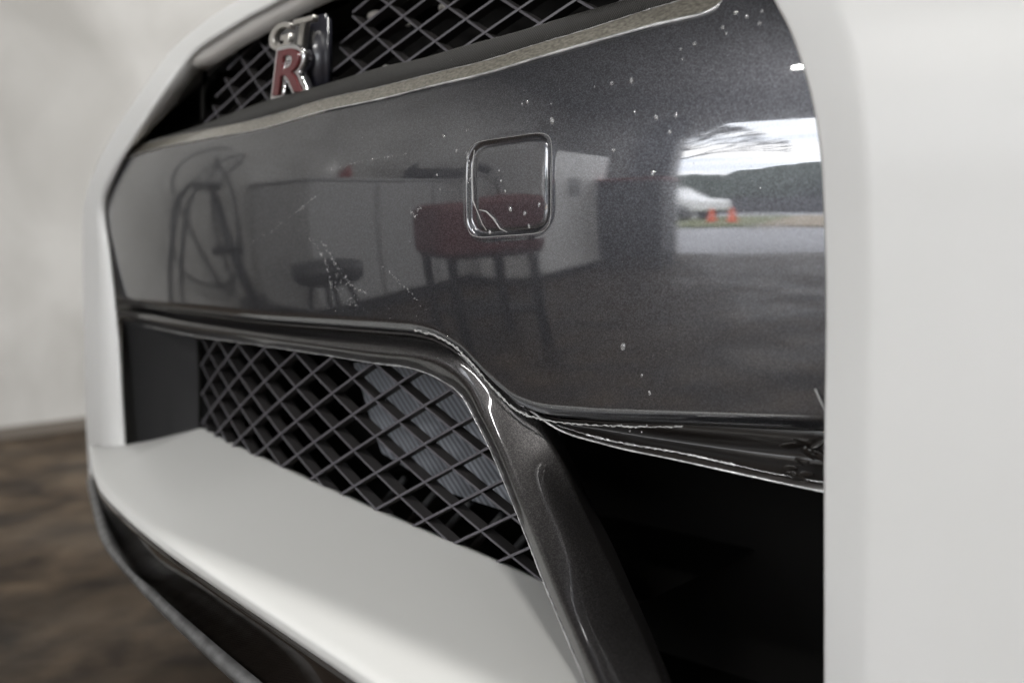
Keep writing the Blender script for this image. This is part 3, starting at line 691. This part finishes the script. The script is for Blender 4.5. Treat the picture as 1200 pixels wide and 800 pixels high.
for k, (yy, zz) in enumerate([(-.2, .22), (-.13, .46), (-.03, .76)]): quads_obj('step', box(-.19, .19, yy-.07, yy+.07, zz, zz+.025), t, DK, bev=.005)

# outdoors
ORG = mat('orange_cone', (.8, .12, .03), .5)
def cone(x, y, label):
    t = empty('traffic_cone', (x, y, -.02)); tag(t, label, 'traffic cone', 'orange cones in the yard')
    link('body', mesh('body', *lathe([(.13, .03), (.10, .15), (.03, .52), (.02, .55)], 20)), t, ORG)
    quads_obj('base', box(-.2, .2, -.2, .2, 0, .03), t, ORG)
cone(-2.5, -14.5, 'orange traffic cone in the yard nearer to the grass'); cone(-1.95, -14.0, 'orange traffic cone in the yard nearer to the gravel')
LEAF = mat('dark_foliage', (.03, .045, .03), .9)
bm = bmesh.new()
for k in range(140):
    x = random.uniform(-45, 60); hgt = 3.6+2.2*math.sin(x*.13+1)+random.uniform(-.6, 1.2); r_ = random.uniform(2.2, 5.0)
    bmesh.ops.create_icosphere(bm, subdivisions=3, radius=r_, matrix=Matrix.Translation((x, -80+random.uniform(-3, 3), hgt)))
for v in bm.verts: v.co += Vector((random.uniform(-.35, .35), random.uniform(-.35, .35), random.uniform(-.35, .35)))
me = bpy.data.meshes.new('tree_line'); bm.to_mesh(me); bm.free(); o = link('tree_line', me, None, LEAF); tag(o, 'dark far-off line of trees beyond the yard', 'trees', kind='stuff')
def hedge_():
    quads = box(-9, 40, -38, -36, 0, 1.25); o = link('fence', mesh('fence', *quads), None, mat('dark_fence', (.03, .03, .033), .8), False); tag(o, 'long low dark fence behind the gravel strip', 'fence')
hedge_()
def parked(x, y, rz, body_c, label, dark=(.02, .02, .02)):
    t = empty('parked_car', (x, y, 0), rz); tag(t, label, 'car')
    P = mat('car_paint', body_c, .3, coat=1); G_ = mat('car_glass', (.02, .02, .025), .05)
    prof = [(-2.2, .35), (-2.25, .75), (-1.6, .9), (-1.0, 1.4), (.7, 1.45), (1.5, .95), (2.2, .85), (2.25, .4)]
    def ext(pr, w_): 
        k = len(pr); V = [(a, -w_, b) for a, b in pr]+[(a, w_, b) for a, b in pr]
        return V, [tuple(range(k)), tuple(range(2*k-1, k-1, -1))]+[(i, i+k, (i+1) % k+k, (i+1) % k) for i in range(k)]
    quads_obj('body', ext(prof, .85), t, P, bev=.08); quads_obj('window', ext([(-1.35, .95), (-.9, 1.33), (.6, 1.38), (1.15, .98)], .862), t, G_)
    for sx in (-1.4, 1.4):
        for sy in (-.8, .8): link('wheel', mesh('wheel', *tube([(sx, sy-.1, .34), (sx, sy+.1, .34)], .34, 24)), t, DK)
parked(-5.2, -19, .3, (.75, .75, .76), 'white car parked on the grass verge outside')
parked(4.5, -14, 1.45, (.02, .02, .022), 'black car parked at the right of the yard')
t = link('utility_pole', mesh('utility_pole', *merge([tube([(3.5, -42, 0), (3.5, -42, 7.5)], .12, 8), tube([(2.7, -42, 7), (4.3, -42, 7)], .06, 6)])), None, mat('weathered_wood', (.1, .08, .07), .9)); tag(t, 'tall wooden utility pole beyond the yard', 'pole')
def bare_tree():
    t = empty('bare_tree', (-3.4, -11.5, 0)); tag(t, 'bare tree with spreading branches just outside the bay', 'tree'); bk = mat('bark', (.06, .05, .045), .9)
    link('trunk', mesh('trunk', *tube([(0, 0, 0), (.05, 0, 1.4), (.2, 0, 2.4)], [.14, .12, .1], 10)), t, bk); parts = []
    def br(p, d, l, r_, dep):
        q = p+d*l; parts.append(tube([p, (p+q)/2+Vector((0, 0, random.uniform(-.05, .08))), q], [r_, r_*.8, r_*.6], 5))
        if dep:
            for k in range(3):
                nd = (d+Vector((random.uniform(-.3, .9), random.uniform(-.5, .5), random.uniform(-.35, .5)))).normalized(); br(q, nd, l*.68, r_*.6, dep-1)
    for k in range(6): br(Vector((.2, 0, 2.3)), Vector((random.uniform(-.6, 1.2), random.uniform(-.5, .5), random.uniform(.3, 1.1))).normalized(), 1.1, .06, 4)
    link('crown', mesh('crown', *merge(parts)), t, bk)
bare_tree()
print('wires', nw, 'objects', len(bpy.data.objects))
